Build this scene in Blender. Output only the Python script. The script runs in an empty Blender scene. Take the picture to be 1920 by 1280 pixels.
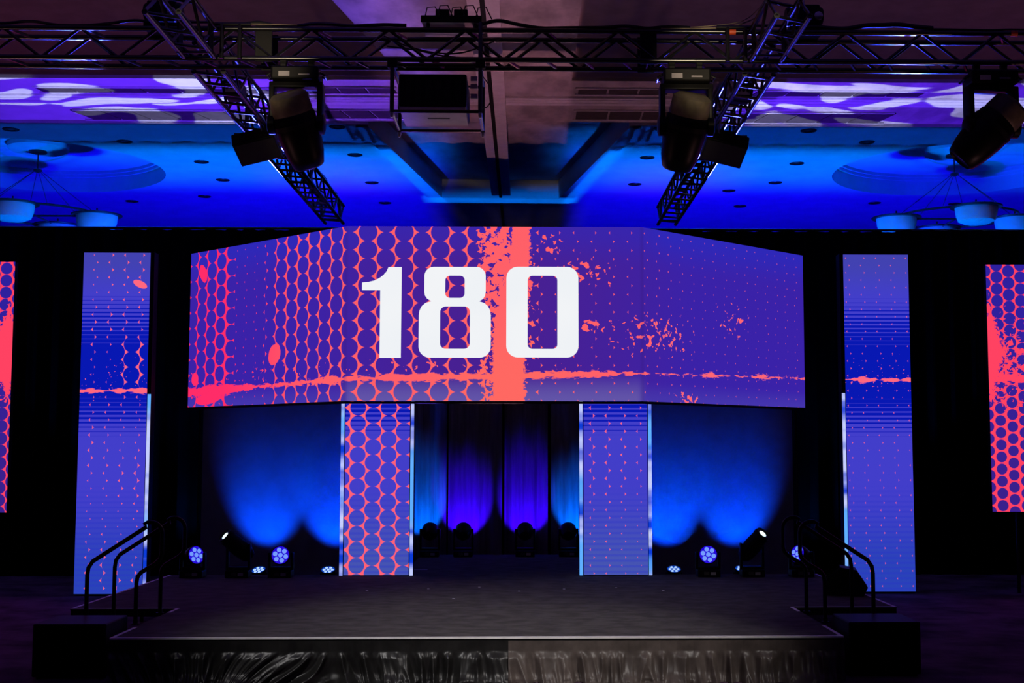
import bpy, bmesh, math, random
from mathutils import Vector, Matrix, noise as mnoise
from mathutils.geometry import tessellate_polygon
R = math.radians
PI = math.pi
scene = bpy.context.scene
C = scene.collection
random.seed(7)

# ------------------------------------------------------------------ camera
cam_d = bpy.data.cameras.new('camera'); cam = bpy.data.objects.new('camera', cam_d); C.objects.link(cam)
cam_d.sensor_width = 36.0; cam_d.lens = 36.0*2448/1920; cam_d.shift_x = -72/1920
cam_d.clip_end = 200
cam.location = (0.42, 0, 2.06)
cam.rotation_euler = (PI/2 + math.atan(210/2448), 0, -0.0192)
scene.camera = cam

# ------------------------------------------------------------------ view, world
vs = scene.view_settings
vs.view_transform = 'Standard'; vs.look = 'None'; vs.gamma = 1; vs.exposure = 0; vs.use_curve_mapping = False
w = bpy.data.worlds.new('dark_hall'); scene.world = w; w.use_nodes = True
w.node_tree.nodes['Background'].inputs[0].default_value = (0.30, 0.16, 0.20, 1)
w.node_tree.nodes['Background'].inputs[1].default_value = 0.004

# ------------------------------------------------------------------ node expression helper
class X:
    """a float socket with arithmetic"""
    def __init__(s, nt, sock): s.nt = nt; s.s = sock
    def m(s, op, b=None, c=None, clamp=False):
        n = s.nt.nodes.new('ShaderNodeMath'); n.operation = op; n.use_clamp = clamp
        s.nt.links.new(s.s, n.inputs[0])
        for i, v in ((1, b), (2, c)):
            if v is None: continue
            if isinstance(v, X): s.nt.links.new(v.s, n.inputs[i])
            else: n.inputs[i].default_value = v
        return X(s.nt, n.outputs[0])
    def __add__(s, o): return s.m('ADD', o)
    __radd__ = __add__
    def __sub__(s, o): return s.m('SUBTRACT', o)
    def __rsub__(s, o): return s.m('MULTIPLY', -1.0).m('ADD', o)
    def __mul__(s, o): return s.m('MULTIPLY', o)
    __rmul__ = __mul__
    def __truediv__(s, o): return s.m('DIVIDE', o)
    def fract(s): return s.m('FRACT')
    def abs(s): return s.m('ABSOLUTE')
    def sqrt(s): return s.m('SQRT')
    def min(s, o): return s.m('MINIMUM', o)
    def max(s, o): return s.m('MAXIMUM', o)
    def clamp(s): return s.m('ADD', 0.0, clamp=True)
    def ss(s, a, b, lo=0.0, hi=1.0):
        n = s.nt.nodes.new('ShaderNodeMapRange'); n.interpolation_type = 'SMOOTHSTEP'
        s.nt.links.new(s.s, n.inputs[0])
        if a > b: a, b, lo, hi = b, a, hi, lo
        for i, v in zip((1, 2, 3, 4), (a, b, lo, hi)): n.inputs[i].default_value = v
        return X(s.nt, n.outputs[0])

def xyz(nt, kind='Object'):
    t = nt.nodes.new('ShaderNodeTexCoord'); p = nt.nodes.new('ShaderNodeSeparateXYZ')
    nt.links.new(t.outputs[kind], p.inputs[0])
    return [X(nt, p.outputs[i]) for i in range(3)]

def vec(nt, a, b, c=0.0):
    n = nt.nodes.new('ShaderNodeCombineXYZ')
    for i, v in enumerate((a, b, c)):
        if isinstance(v, X): nt.links.new(v.s, n.inputs[i])
        else: n.inputs[i].default_value = v
    return n.outputs[0]

def noise(nt, v, scale, detail=2.0, rough=0.5, dist=0.0):
    n = nt.nodes.new('ShaderNodeTexNoise'); n.inputs['Scale'].default_value = scale
    n.inputs['Detail'].default_value = detail; n.inputs['Roughness'].default_value = rough
    n.inputs['Distortion'].default_value = dist
    if v is not None: nt.links.new(v, n.inputs['Vector'])
    return X(nt, n.outputs[0])

def mix(nt, f, a, b):
    n = nt.nodes.new('ShaderNodeMix'); n.data_type = 'RGBA'
    if isinstance(f, X): nt.links.new(f.s, n.inputs[0])
    else: n.inputs[0].default_value = f
    for i, v in ((6, a), (7, b)):
        if isinstance(v, (tuple, list)): n.inputs[i].default_value = (v[0], v[1], v[2], 1)
        else: nt.links.new(v, n.inputs[i])
    return n.outputs[2]

def lin(r, g, b):
    f = lambda c: c/12.92 if c <= .04045 else ((c+.055)/1.055)**2.4
    return (f(r/255), f(g/255), f(b/255))

# ------------------------------------------------------------------ materials
MATS = {}
def surf(name, col, rough=0.6, metal=0.0, var=0.25, scale=6.0, bump=0.0, spec=0.5, stretch=(1, 1, 1), col2=None, bscale=None):
    m = bpy.data.materials.new(name); m.use_nodes = True; nt = m.node_tree
    b = nt.nodes['Principled BSDF']
    b.inputs['Roughness'].default_value = rough; b.inputs['Metallic'].default_value = metal
    b.inputs['Specular IOR Level'].default_value = spec
    x, y, z = xyz(nt)
    v = vec(nt, x*stretch[0], y*stretch[1], z*stretch[2])
    n = noise(nt, v, scale, 4, .6)
    c2 = col2 or tuple(min(1, c*(1+var*2)) for c in col)
    c1 = tuple(c*(1-var) for c in col)
    nt.links.new(mix(nt, n.ss(.3, .7), c1, c2), b.inputs['Base Color'])
    if bump:
        bn = nt.nodes.new('ShaderNodeBump'); bn.inputs['Strength'].default_value = bump; bn.inputs['Distance'].default_value = .01
        n2 = noise(nt, v, bscale or scale*6, 3, .6)
        nt.links.new(n2.s, bn.inputs['Height']); nt.links.new(bn.outputs[0], b.inputs['Normal'])
    MATS[name] = m
    return m

def glow(name, col, strength=1.0, col2=None, scale=20):
    m = bpy.data.materials.new(name); m.use_nodes = True; nt = m.node_tree; nt.nodes.clear()
    e = nt.nodes.new('ShaderNodeEmission'); o = nt.nodes.new('ShaderNodeOutputMaterial')
    x, y, z = xyz(nt)
    n = noise(nt, vec(nt, x, y, z), scale, 1)
    nt.links.new(mix(nt, n.ss(.35, .65), col, col2 or col), e.inputs[0]); e.inputs[1].default_value = strength
    nt.links.new(e.outputs[0], o.inputs[0]); MATS[name] = m
    return m

surf('carpet_stage', (.078, .072, .07), .95, var=.2, scale=5.0, bump=.6, bscale=160, spec=.1, stretch=(.8, 1, 1))
surf('carpet_floor', (.09, .05, .085), .95, var=.5, scale=1.3, bump=.5, bscale=90, spec=.1)
surf('black_velvet', (.0016, .0016, .0018), .95, var=.2, spec=.0)
surf('black_paint', (.006, .006, .0065), .55, var=.2, spec=.15)
surf('black_plastic', (.004, .004, .0045), .4, var=.2, spec=.14)
surf('truss_black', (.007, .007, .008), .26, metal=.0, var=.25, scale=12, spec=.7)
surf('steel', (.35, .35, .36), .3, metal=1.0, var=.15)
surf('white_tape', (.75, .73, .72), .6, var=.08)
surf('plaster', (.62, .61, .60), .8, var=.05, scale=2, bump=.05)
surf('plaster_dome', (.66, .66, .66), .8, var=.04, scale=2)
surf('house_ceiling', (.30, .22, .21), .9, var=.08, scale=3, bump=.1)
surf('concrete', (.40, .36, .35), .85, var=.28, scale=1.6, bump=.25, stretch=(1, .5, 1))
surf('rail_white', (.72, .70, .70), .5, var=.05)
surf('slot_dark', (.055, .045, .045), .8, var=.15)
surf('gap_black', (.004, .004, .004), .9)
surf('scrim', (.17, .17, .18), .9, var=.06, scale=4, spec=.1)
surf('curtain_grey', (.15, .15, .155), .85, var=.12, scale=5, spec=.15, stretch=(4, 1, .3))
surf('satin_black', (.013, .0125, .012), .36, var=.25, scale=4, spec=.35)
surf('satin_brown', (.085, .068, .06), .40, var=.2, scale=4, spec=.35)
surf('bowl_glass', (.75, .75, .75), .35, var=.03)
surf('bronze_dark', (.03, .03, .035), .4, metal=.6, var=.2)
surf('projector_grey', (.33, .30, .33), .5, var=.08)
surf('head_cover', (.11, .092, .06), .55, var=.2, spec=.4)
surf('cable_rubber', (.012, .012, .012), .55, spec=.4)
surf('cable_tan', (.30, .24, .15), .5, spec=.4)
surf('wall_dark', (.035, .028, .032), .9)
surf('orange_band', (.7, .08, .02), .5)
glow('led_cell', (.16, .34, 1.0), 1.0, (.22, .30, 1.0), 40)
glow('led_rim', (.016, .0, .75), .9, (.03, .01, .8), 30)
glow('par_cell', (.35, .55, 1.0), 1.2, (.55, .68, 1.0), 40)
glow('par_rim', (.0, .05, .6), .7, (.01, .10, .7), 20)
glow('beam_lens', (.55, .85, .95), 1.5, (1.0, .98, .85), 14)
glow('digit_white', (.86, .885, .92), 1.0, (.89, .905, .93), 1)

def strip_mat(name, seed):
    m = bpy.data.materials.new(name); m.use_nodes = True; nt = m.node_tree; nt.nodes.clear()
    e = nt.nodes.new('ShaderNodeEmission'); o = nt.nodes.new('ShaderNodeOutputMaterial')
    x, y, z = xyz(nt)
    n = noise(nt, vec(nt, seed, seed*.37, z), 3.6, 1.5, .6)
    n2 = noise(nt, vec(nt, seed+9, 3.0, z), 1.3, 0)
    c = mix(nt, n.ss(.36, .60), lin(12, 60, 215), lin(196, 206, 255))
    c = mix(nt, n2.ss(.52, .66), c, lin(95, 175, 255))
    nt.links.new(c, e.inputs[0]); nt.links.new(e.outputs[0], o.inputs[0])
    return m

# ------------------------------------------------------------------ mesh helpers
class MB:
    def __init__(s): s.v = []; s.f = []
    def add(s, v, f):
        o = len(s.v); s.v += [tuple(p) for p in v]; s.f += [tuple(i+o for i in q) for q in f]; return s
    def box(s, c, d, rot=None, bevel=0.0):
        bm = bmesh.new(); bmesh.ops.create_cube(bm, size=1)
        for v in bm.verts: v.co = Vector((v.co.x*d[0], v.co.y*d[1], v.co.z*d[2]))
        if bevel: bmesh.ops.bevel(bm, geom=bm.edges[:], offset=bevel, segments=2, affect='EDGES', profile=.5)
        M = Matrix.Translation(c) @ (rot.to_matrix().to_4x4() if rot else Matrix())
        bm.verts.index_update()
        s.add([M @ v.co for v in bm.verts], [[v.index for v in f.verts] for f in bm.faces]); bm.free(); return s
    def b(s, x0, x1, y0, y1, z0, z1, bevel=0.0):
        return s.box(((x0+x1)/2, (y0+y1)/2, (z0+z1)/2), (abs(x1-x0), abs(y1-y0), abs(z1-z0)), None, bevel)
    def tube(s, pts, r, n=8, caps=True):
        pts = [Vector(p) for p in pts]; rings = []; up = None
        rr = r if isinstance(r, (list, tuple)) else [r]*len(pts)
        for i, p in enumerate(pts):
            d = (pts[min(i+1, len(pts)-1)] - pts[max(i-1, 0)]).normalized()
            if up is None:
                up = Vector((0, 0, 1)) if abs(d.z) < .9 else Vector((0, 1, 0))
            a = d.cross(up)
            if a.length < 1e-5: a = d.orthogonal()
            a.normalize(); u = a.cross(d).normalized(); up = u
            rings.append([p + (a*math.cos(2*PI*k/n) + u*math.sin(2*PI*k/n))*rr[i] for k in range(n)])
        v = [q for g in rings for q in g]; f = []
        for i in range(len(rings)-1):
            for k in range(n):
                f.append((i*n+k, i*n+(k+1) % n, (i+1)*n+(k+1) % n, (i+1)*n+k))
        if caps: f.append(tuple(range(n))[::-1]); f.append(tuple((len(rings)-1)*n+k for k in range(n)))
        return s.add(v, f)
    def lathe(s, prof, n=24, M=None, cap=True):
        """prof: (radius, height) list about local z"""
        M = M or Matrix(); v = []; f = []
        for r, h in prof:
            for k in range(n):
                a = 2*PI*k/n; v.append(M @ Vector((r*math.cos(a), r*math.sin(a), h)))
        for i in range(len(prof)-1):
            for k in range(n):
                f.append((i*n+k, i*n+(k+1) % n, (i+1)*n+(k+1) % n, (i+1)*n+k))
        if cap and prof[0][0] > 1e-6: f.append(tuple(range(n))[::-1])
        if cap and prof[-1][0] > 1e-6: f.append(tuple((len(prof)-1)*n+k for k in range(n)))
        return s.add(v, f)
    def prism(s, poly, z0, z1):
        n = len(poly); v = [(x, y, z0) for x, y in poly] + [(x, y, z1) for x, y in poly]
        f = [tuple(range(n))[::-1], tuple(range(n, 2*n))] + [(i, (i+1) % n, n+(i+1) % n, n+i) for i in range(n)]
        return s.add(v, f)
    def mesh(s, name, mat, smooth=False):
        me = bpy.data.meshes.new(name); me.from_pydata(s.v, [], s.f); me.update()
        bm = bmesh.new(); bm.from_mesh(me); bmesh.ops.remove_doubles(bm, verts=bm.verts, dist=1e-5)
        bmesh.ops.recalc_face_normals(bm, faces=bm.faces); bm.to_mesh(me); bm.free()
        if smooth:
            for p in me.polygons: p.use_smooth = True
            me.set_sharp_from_angle(angle=R(38))
        me.materials.append(MATS[mat] if isinstance(mat, str) else mat)
        return me
    def build(s, name, mat, parent=None, loc=(0, 0, 0), rot=(0, 0, 0), smooth=False):
        return put(name, s.mesh(name, mat, smooth), parent, loc, rot)

def put(name, me, parent=None, loc=(0, 0, 0), rot=(0, 0, 0)):
    o = bpy.data.objects.new(name, me); C.objects.link(o); o.parent = parent; o.location = loc; o.rotation_euler = rot
    return o
def tag(o, label, cat, group=None):
    o['label'] = label; o['category'] = cat
    if group: o['group'] = group
    return o
def thing(name, label, cat, loc=(0, 0, 0), rot=(0, 0, 0), group=None):
    o = bpy.data.objects.new(name, None); C.objects.link(o); o.location = loc; o.rotation_euler = rot
    o.empty_display_size = .1
    return tag(o, label, cat, group)
def struct(o, label=None):
    o['kind'] = 'structure'
    if label: o['label'] = label
    return o
def aim(d):  # rotation taking local -Z to direction d
    return Vector(d).to_track_quat('-Z', 'Y')
def copy_tree(o, parent=None):
    c = o.copy(); C.objects.link(c); c.parent = parent
    for ch in list(o.children): copy_tree(ch, c)
    return c

# ------------------------------------------------------------------ lights
def spot(name, loc, target, col, power, angle, blend=.4, radius=.05):
    d = bpy.data.lights.new(name, 'SPOT'); d.color = col; d.energy = power; d.spot_size = R(angle); d.spot_blend = blend
    d.shadow_soft_size = radius
    o = bpy.data.objects.new(name, d); C.objects.link(o); o.location = loc
    o.rotation_euler = aim(Vector(target)-Vector(loc)).to_euler()
    return o

def profile_spot(name, loc, plane_z, rect, soft, power, colour, pattern=None, radius=.02, slant=None):
    """a lamp pointing straight up with framing shutters (rect on the ceiling plane) and optionally a gobo"""
    d = bpy.data.lights.new(name, 'SPOT'); d.color = (1, 1, 1); d.energy = power; d.spot_size = R(140); d.spot_blend = .15
    d.shadow_soft_size = radius
    o = bpy.data.objects.new(name, d); C.objects.link(o); o.location = loc; o.rotation_euler = (PI, 0, 0)
    d.use_nodes = True; nt = d.node_tree; nt.nodes.clear()
    e = nt.nodes.new('ShaderNodeEmission'); out = nt.nodes.new('ShaderNodeOutputLight'); nt.links.new(e.outputs[0], out.inputs[0])
    x, y, z = xyz(nt, 'Normal'); h = plane_z-loc[2]
    za = z.abs().max(.02)
    px = x/za*h + loc[0]; py = y/za*(-h) + loc[1]
    x0, x1, y0, y1 = rect; sx0, sx1, sy0, sy1 = soft
    mk = px.ss(x0-sx0, x0+sx0)*px.ss(x1+sx1, x1-sx1)*py.ss(y0-sy0, y0+sy0)*py.ss(y1+sy1, y1-sy1)
    if slant: mk = mk*slant(px, py)   # mask cut along slanted ceiling edges
    if pattern:
        wv = noise(nt, vec(nt, px*.55, py*.8, pattern), 1.0, 1, .4)
        wv3 = noise(nt, vec(nt, px*.5, py*.7, pattern+5), 1.2, 0, .3)
        vo = nt.nodes.new('ShaderNodeTexVoronoi'); vo.voronoi_dimensions = '2D'; vo.feature = 'SMOOTH_F1'
        vo.inputs['Scale'].default_value = 1.0; vo.inputs['Smoothness'].default_value = .25; vo.inputs['Randomness'].default_value = .85
        sg = 1 if pattern < 3 else -1
        nt.links.new(vec(nt, px*.72+(wv-.5)*2.4+py*.25*sg, py*1.45+(wv3-.5)*3.0+px*.22*sg), vo.inputs['Vector'])
        g = (X(nt, vo.outputs['Distance'])-.37).ss(.015, -.015)
        nt.links.new(mix(nt, g, colour, (.42, .41, 1.0)), e.inputs[0])
        nt.links.new((mk*(g*.12+.42)).s, e.inputs[1])
    else:
        e.inputs[0].default_value = (*colour, 1)
        nt.links.new(mk.s, e.inputs[1])
    return o

def notch_edge(px, py):     # light mask: two bright strips shaped to the slanted ceiling notch
    dd = (px+.03).abs() + (py-21.33)*.147 - 2.17
    return dd.ss(-.01, .05)*dd.ss(.42, .18)
def spine_edge(px, py):     # cut along the slanted edge of the concrete spine
    return (px - py*.1765 + 4.676).ss(-.02, .02)
# front-of-house wash on the stage
spot('front_wash', (-4.5, 6.0, 7.3), (-.2, 13.4, .4), (1.0, .96, .95), 1650, 30, .9, .25)
spot('front_wash', (5.2, 5.0, 7.3), (.8, 12.5, .2), (1.0, .93, .89), 1900, 23, .9, .25)
for s in (-1, 1):
    spot('truss_work_light', (s*3.0, 5.0, 5.7), (s*2.3, 13.1, 5.95), (1.0, .80, .52), 1700, 9, .9, .05)
    profile_spot('house_fill', (s*6.5, 12, 1.0), 7.6, (-14, 14, 3, 18.86), (.1, .1, 2, .02), 100, (1.0, .46, .46), radius=.3)  # added unseen uplights that brighten the brown house panels
# patterned moving lights on the ceiling band
for s, pat in ((-1, 1.7), (1, 6.4)):
    far = (-11, -4.3) if s < 0 else (4.3, 11.5); near_ = (-4.3, -3.2) if s < 0 else (3.75, 4.3)
    profile_spot('gobo_beam', (s*3.44, 17.7, 1.0), 7.55, (*far, 18.9, 20.3), (.02, .02, .02, .03), 9000, (.10, .018, .95), pat)
    profile_spot('gobo_beam', (s*3.0, 20.86, .5), 7.55, (*far, 20.3, 21.33), (.02, .02, .03, .02), 9000, (.10, .018, .95), pat)  # added lamp behind the banner, lights where the column shades the front beam
    profile_spot('gobo_beam', (s*3.0, 20.86, .5), 7.55, (*near_, 18.9, 21.33), ((.02, .5) if s < 0 else (.25, .02)) + (.02, .02), 9000, (.10, .018, .95), pat)  # added lamp behind the banner, for the ceiling the wing blocks
profile_spot('violet_wash', (-2.6, 20.2, .5), 7.55, (-3.6, -1.35, 18.9, 21.3), (.5, .4, .04, .02), 1900, (.20, .05, .95))
# added unseen lamps standing in for mauve banner spill on the concrete
profile_spot('mauve_fill', (0.1, 17.85, .6), 7.55, (-1.5, 1.12, 12, 24.9), (.5, .04, .5, .3), 400, (1.0, .40, .52))
profile_spot('mauve_fill', (1.6, 20.3, .6), 7.55, (1.12, 3.2, 18.9, 21.3), (.04, .6, .04, .02), 200, (1.0, .42, .52))
# blue uplights behind the black drape, on the hall ceiling
for s in (-1, 1):
    xr = (-13, -1.55) if s < 0 else (1.5, 13)
    profile_spot('cyan_uplight', (s*5.0, 22.75, .4), 7.5, (*xr, 22.9, 25.9), (.3, .3, .03, 1.2), 4300, (.0, .15, 1.0), radius=.6)
    profile_spot('blue_uplight', (s*4.4, 24.2, .4), 7.5, (*xr, 24.6, 32), (.3, .5, 1.4, .5), 4000, (.003, .0, 1.0), radius=.12)
    profile_spot('dim_fill', (s*5.4, 21.8, .4), 7.5, (*xr, 21.4, 24), (.3, .3, .02, .5), 800, (.0, .10, 1.0), radius=.12)  # added unseen fill in front of the drape for the dim strip
    profile_spot('violet_uplight', (s*3.3, 24.0, .4), 7.5, (-4.4 if s < 0 else 2.4, -2.4 if s < 0 else 4.4, 24.2, 27.0), (.9, .9, .9, 1), 900, (.10, .0, 1.0), radius=.12)
profile_spot('cyan_edge_fill', (0, 22.9, .4), 7.45, (-3, 3, 22.95, 28.0), (.1, .1, .05, .2), 2600, (.0, .15, 1.0), slant=notch_edge)  # added lamp, its mask draws a bright strip along the notch
profile_spot('cyan_edge_fill', (-.1, 23.0, .4), 7.5, (-1.75, 1.5, 27.35, 28.1), (.1, .1, .1, .1), 3600, (.0, .16, 1.0))  # added lamp, draws the bright strip at the notch end
# violet light along the ceiling spine
profile_spot('violet_spine_light', (-.75, 17.95, .6), 7.55, (-4.5, -.85, 9, 19.0), (.1, .45, 1.0, .3), 1500, (.16, .07, 1.0), slant=spine_edge)
# blue backlights on the drape line raking the trusses
for s in (-1, 1):
    spot('truss_backlight', (s*4.2, 22.2, 5.75), (s*3.2, 13.2, 6.2), (.05, .06, 1.0), 9000, 22, .5, .03)
    spot('truss_backlight', (s*7.0, 22.2, 5.75), (s*5.6, 13.2, 6.2), (.03, .06, 1.0), 7000, 22, .5, .03)

# ------------------------------------------------------------------ the hall
struct(MB().b(-14, 14, -6, 34, -.2, 0).build('floor', 'carpet_floor'))
struct(MB().b(-14.2, -14, -6, 34, 0, 9).build('wall_left', 'wall_dark'))
struct(MB().b(14, 14.2, -6, 34, 0, 9).build('wall_right', 'wall_dark'))
struct(MB().b(-14.2, 14.2, 34, 34.2, 0, 9).build('wall_back', 'wall_dark'))
struct(MB().b(-14.2, 14.2, -6.2, -6, 0, 9).build('wall_front', 'wall_dark'))

ceil = bpy.data.objects.new('ceiling', None); C.objects.link(ceil); struct(ceil)
# higher house panels over the audience
MB().prism([(-14, -6), (-5.7, -6), (-1.94, 15.5), (-1.34, 18.9), (-14, 18.9)], 7.60, 7.75).build('house_panel', 'house_ceiling', ceil)
MB().prism([(1.1, -6), (14, -6), (14, 18.9), (1.1, 18.9)], 7.60, 7.75).build('house_panel', 'house_ceiling', ceil)
# concrete spine and the band that crosses it
MB().prism([(-5.7, -6), (1.1, -6), (1.1, 18.9), (-1.34, 18.9), (-1.94, 15.5)], 7.55, 7.75).build('spine_panel', 'concrete', ceil)
MB().prism([(-1.45, 18.9), (1.1, 18.9), (1.1, 21.33), (-1.45, 21.33)], 7.55, 7.75).build('spine_panel', 'concrete', ceil)
MB().b(-14, -1.45, 18.9, 21.33, 7.55, 7.75).build('band_panel', 'plaster', ceil)
MB().b(1.1, 14, 18.9, 21.33, 7.55, 7.75).build('band_panel', 'concrete', ceil)
# coffer above the notch
MB().prism([(-2.6, 21.2), (2.6, 21.2), (1.6, 28.1), (-1.8, 28.1)], 7.86, 7.95).build('coffer_panel', 'concrete', ceil)
NL = [(-2.19, 21.33), (-1.35, 27.35)]; NR = [(1.12, 27.45), (2.14, 21.33)]
def face_strip(a, b, za, zb, da=0.0):
    """vertical fascia between two plan points"""
    return [(a[0], a[1], za), (b[0], b[1], za), (b[0], b[1], zb), (a[0], a[1], zb)]
m = MB()
for a, b in ((NL[0], NL[1]), (NL[1], NR[0]), (NR[0], NR[1])):
    m.add(face_strip(a, b, 7.46, 7.9), [(0, 1, 2, 3)])
m.build('notch_fascia', 'plaster', ceil)
# added flat strip on the notch's lower edge, shaped to catch blue light
m = MB()
off = [(-2.40, 21.33), (-1.60, 27.80), (1.37, 27.90), (2.35, 21.33)]
inn = NL+NR
for i in range(3):
    a, b, c, d = inn[i], inn[i+1], off[i+1], off[i]
    m.add([(a[0], a[1], 7.46), (b[0], b[1], 7.46), (c[0], c[1], 7.45), (d[0], d[1], 7.45)], [(0, 1, 2, 3)])
    m.add([(d[0], d[1], 7.45), (c[0], c[1], 7.45), (c[0], c[1], 7.52), (d[0], d[1], 7.52)], [(0, 1, 2, 3)])
m.build('added_notch_strip', 'plaster', ceil)
# low ceiling with round domes
DOMES = [(-8.9, 24.75), (8.75, 24.75)]; DR = 2.35
def ceiling_low(sign, dome):
    m = MB(); Z = 7.5; n = 64
    cx, cy = dome; S = 2.6
    ring = []; sq = []
    for k in range(n):
        a = 2*PI*k/n; c, s = math.cos(a), math.sin(a)
        ring.append((cx+DR*c, cy+DR*s, Z)); t = S/max(abs(c), abs(s)); sq.append((cx+t*c, cy+t*s, Z))
    m.add(ring+sq, [(k, (k+1) % n, n+(k+1) % n, n+k) for k in range(n)])
    ex = 14*sign; xa, xb = cx-S, cx+S; ya, yb = cy-S, cy+S
    edge = (NL if sign < 0 else NR[::-1])
    q = lambda pts: m.add([(x, y, Z) for x, y in pts], [tuple(range(len(pts)))])
    xi = xb if sign < 0 else xa; xo = xa if sign < 0 else xb
    q([(ex, 21.33), (xo, 21.33), (xo, 34), (ex, 34)])
    q([(xo, 21.33), (xi, 21.33), (xi, ya), (xo, ya)])
    q([(xo, yb), (xi, yb), (xi, 34), (xo, 34)])
    e0, e1 = edge
    q([(xi, 21.33), e0, e1, (0, 27.4), (0, 34), (xi, 34)])
    # front lip towards the band
    m.add([(ex, 21.33, Z), (e0[0], 21.33, Z), (e0[0], 21.33, 7.6), (ex, 21.33, 7.6)], [(0, 1, 2, 3)])
    m.build('low_ceiling', 'plaster', ceil)
    d = MB()
    d.lathe([(DR, 0), (DR, .30), (DR-.05, .30), (DR-.05, .36), (DR-.10, .36), (DR-.10, .42), (0, .46)], 64, cap=False)
    d.build('dome_recess', 'plaster_dome', ceil, (cx, cy, Z), smooth=True)
for s, dm in ((-1, DOMES[0]), (1, DOMES[1])): ceiling_low(s, dm)
struct(MB().b(-14.2, 14.2, -6.2, 34.2, 8.8, 9).build('ceiling', 'house_ceiling'))
# folding-wall tracks
for (x0, x1) in ((-.30, -.14), (-.08, .10)):
    MB().b(x0, x1, -5.9, 27.3, 7.50, 7.549, .004).build('track_rail', 'rail_white', ceil)
MB().b(-.14, -.08, -5.9, 33, 7.47, 7.50).build('track_slot', 'gap_black', ceil)
for i, (y0, y1) in enumerate(((19.75, 19.84), (19.87, 20.0), (20.03, 20.16))):
    MB().b(-13.9, -.31, y0, y1, 7.515, 7.549, .004).build('track_rail', 'rail_white', ceil)
    MB().b(.11, 13.9, y0, y1, 7.515, 7.549, .004).build('track_rail', 'rail_white', ceil)

def diffuser(label, x0, x1, y0, y1, n, lean):
    t = thing('air_diffuser', label, 'air vent', ((x0+x1)/2, (y0+y1)/2, 7.535), group='ceiling air diffusers')
    w_ = (x1-x0)/n; g = .018
    for k in range(n):
        a = x0+k*w_+g-(x0+x1)/2; b = x0+(k+1)*w_-g-(x0+x1)/2; h = (y1-y0)/2
        MB().prism([(a+lean, -h), (b+lean, -h), (b-lean, h), (a-lean, h)], -.004, .014).build('slot_panel', 'slot_dark', t)
    fr = MB()
    X0 = x0-(x0+x1)/2; X1 = -X0; h = (y1-y0)/2+.03
    fr.b(X0-.03, X1+.03, -h-.02, -h+.012, -.012, .014); fr.b(X0-.03, X1+.03, h-.012, h+.02, -.012, .014)
    fr.build('vent_frame', 'rail_white', t)
for a in (('long dark slot vent in left patterned ceiling band, row nearer the truss', -6.95, -3.25, 19.36, 19.60, 7, -.03),
          ('long dark slot vent in left patterned ceiling band, row nearer the blue ceiling', -6.80, -3.40, 20.66, 21.22, 7, -.10),
          ('short violet lit slot vent left of projector, row nearer the truss', -2.85, -1.55, 19.28, 19.55, 3, -.02),
          ('short brown slot vent left of projector, row nearer the blue ceiling', -2.95, -1.6, 20.58, 21.06, 3, -.05),
          ('short brown slot vent right of ceiling track, row nearer the truss', 1.2, 2.6, 19.28, 19.55, 3, 0),
          ('short brown slot vent right of ceiling track, row nearer the blue ceiling', 1.22, 2.85, 20.55, 21.06, 3, 0),
          ('long dark slot vent in right patterned ceiling band, row nearer the truss', 3.9, 6.5, 19.36, 19.60, 5, .03),
          ('long dark slot vent in right patterned ceiling band, row nearer the blue ceiling', 3.75, 6.35, 20.62, 21.2, 5, .08)):
    diffuser(*a)

# downlights
dl = thing('downlight', 'small recessed downlight in the blue lit ceiling', 'downlight', group='recessed ceiling downlights')
MB().lathe([(.075, 0), (.075, -.012), (.13, -.012), (.14, 0)], 20, cap=False).build('trim_ring', 'bronze_dark', dl, smooth=True)
MB().lathe([(0, -.012), (.04, -.010), (.074, -.001)], 16, cap=False).build('lens', 'steel', dl, smooth=True)
spots = [(-8.25, 21.77), (-6.6, 22.6), (-5.65, 24.18), (-5.62, 25.8), (-6.4, 27.5), (-8.1, 28.06), (-2.73, 21.5), (-2.7, 23.55), (-2.68, 26.01),
         (-2.64, 28.14), (2.66, 23.67), (2.63, 26.06), (2.7, 21.5), (5.52, 24.1), (5.45, 25.85), (4.64, 26.67), (5.15, 28.36), (6.4, 22.4), (5.2, 21.6),
         (8.02, 27.94), (9.8, 28.02), (-4.2, 28.3)]
for i, (x, y) in enumerate(spots):
    o = dl if i == 0 else copy_tree(dl)
    o.location = (x, y, 7.499)

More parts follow.
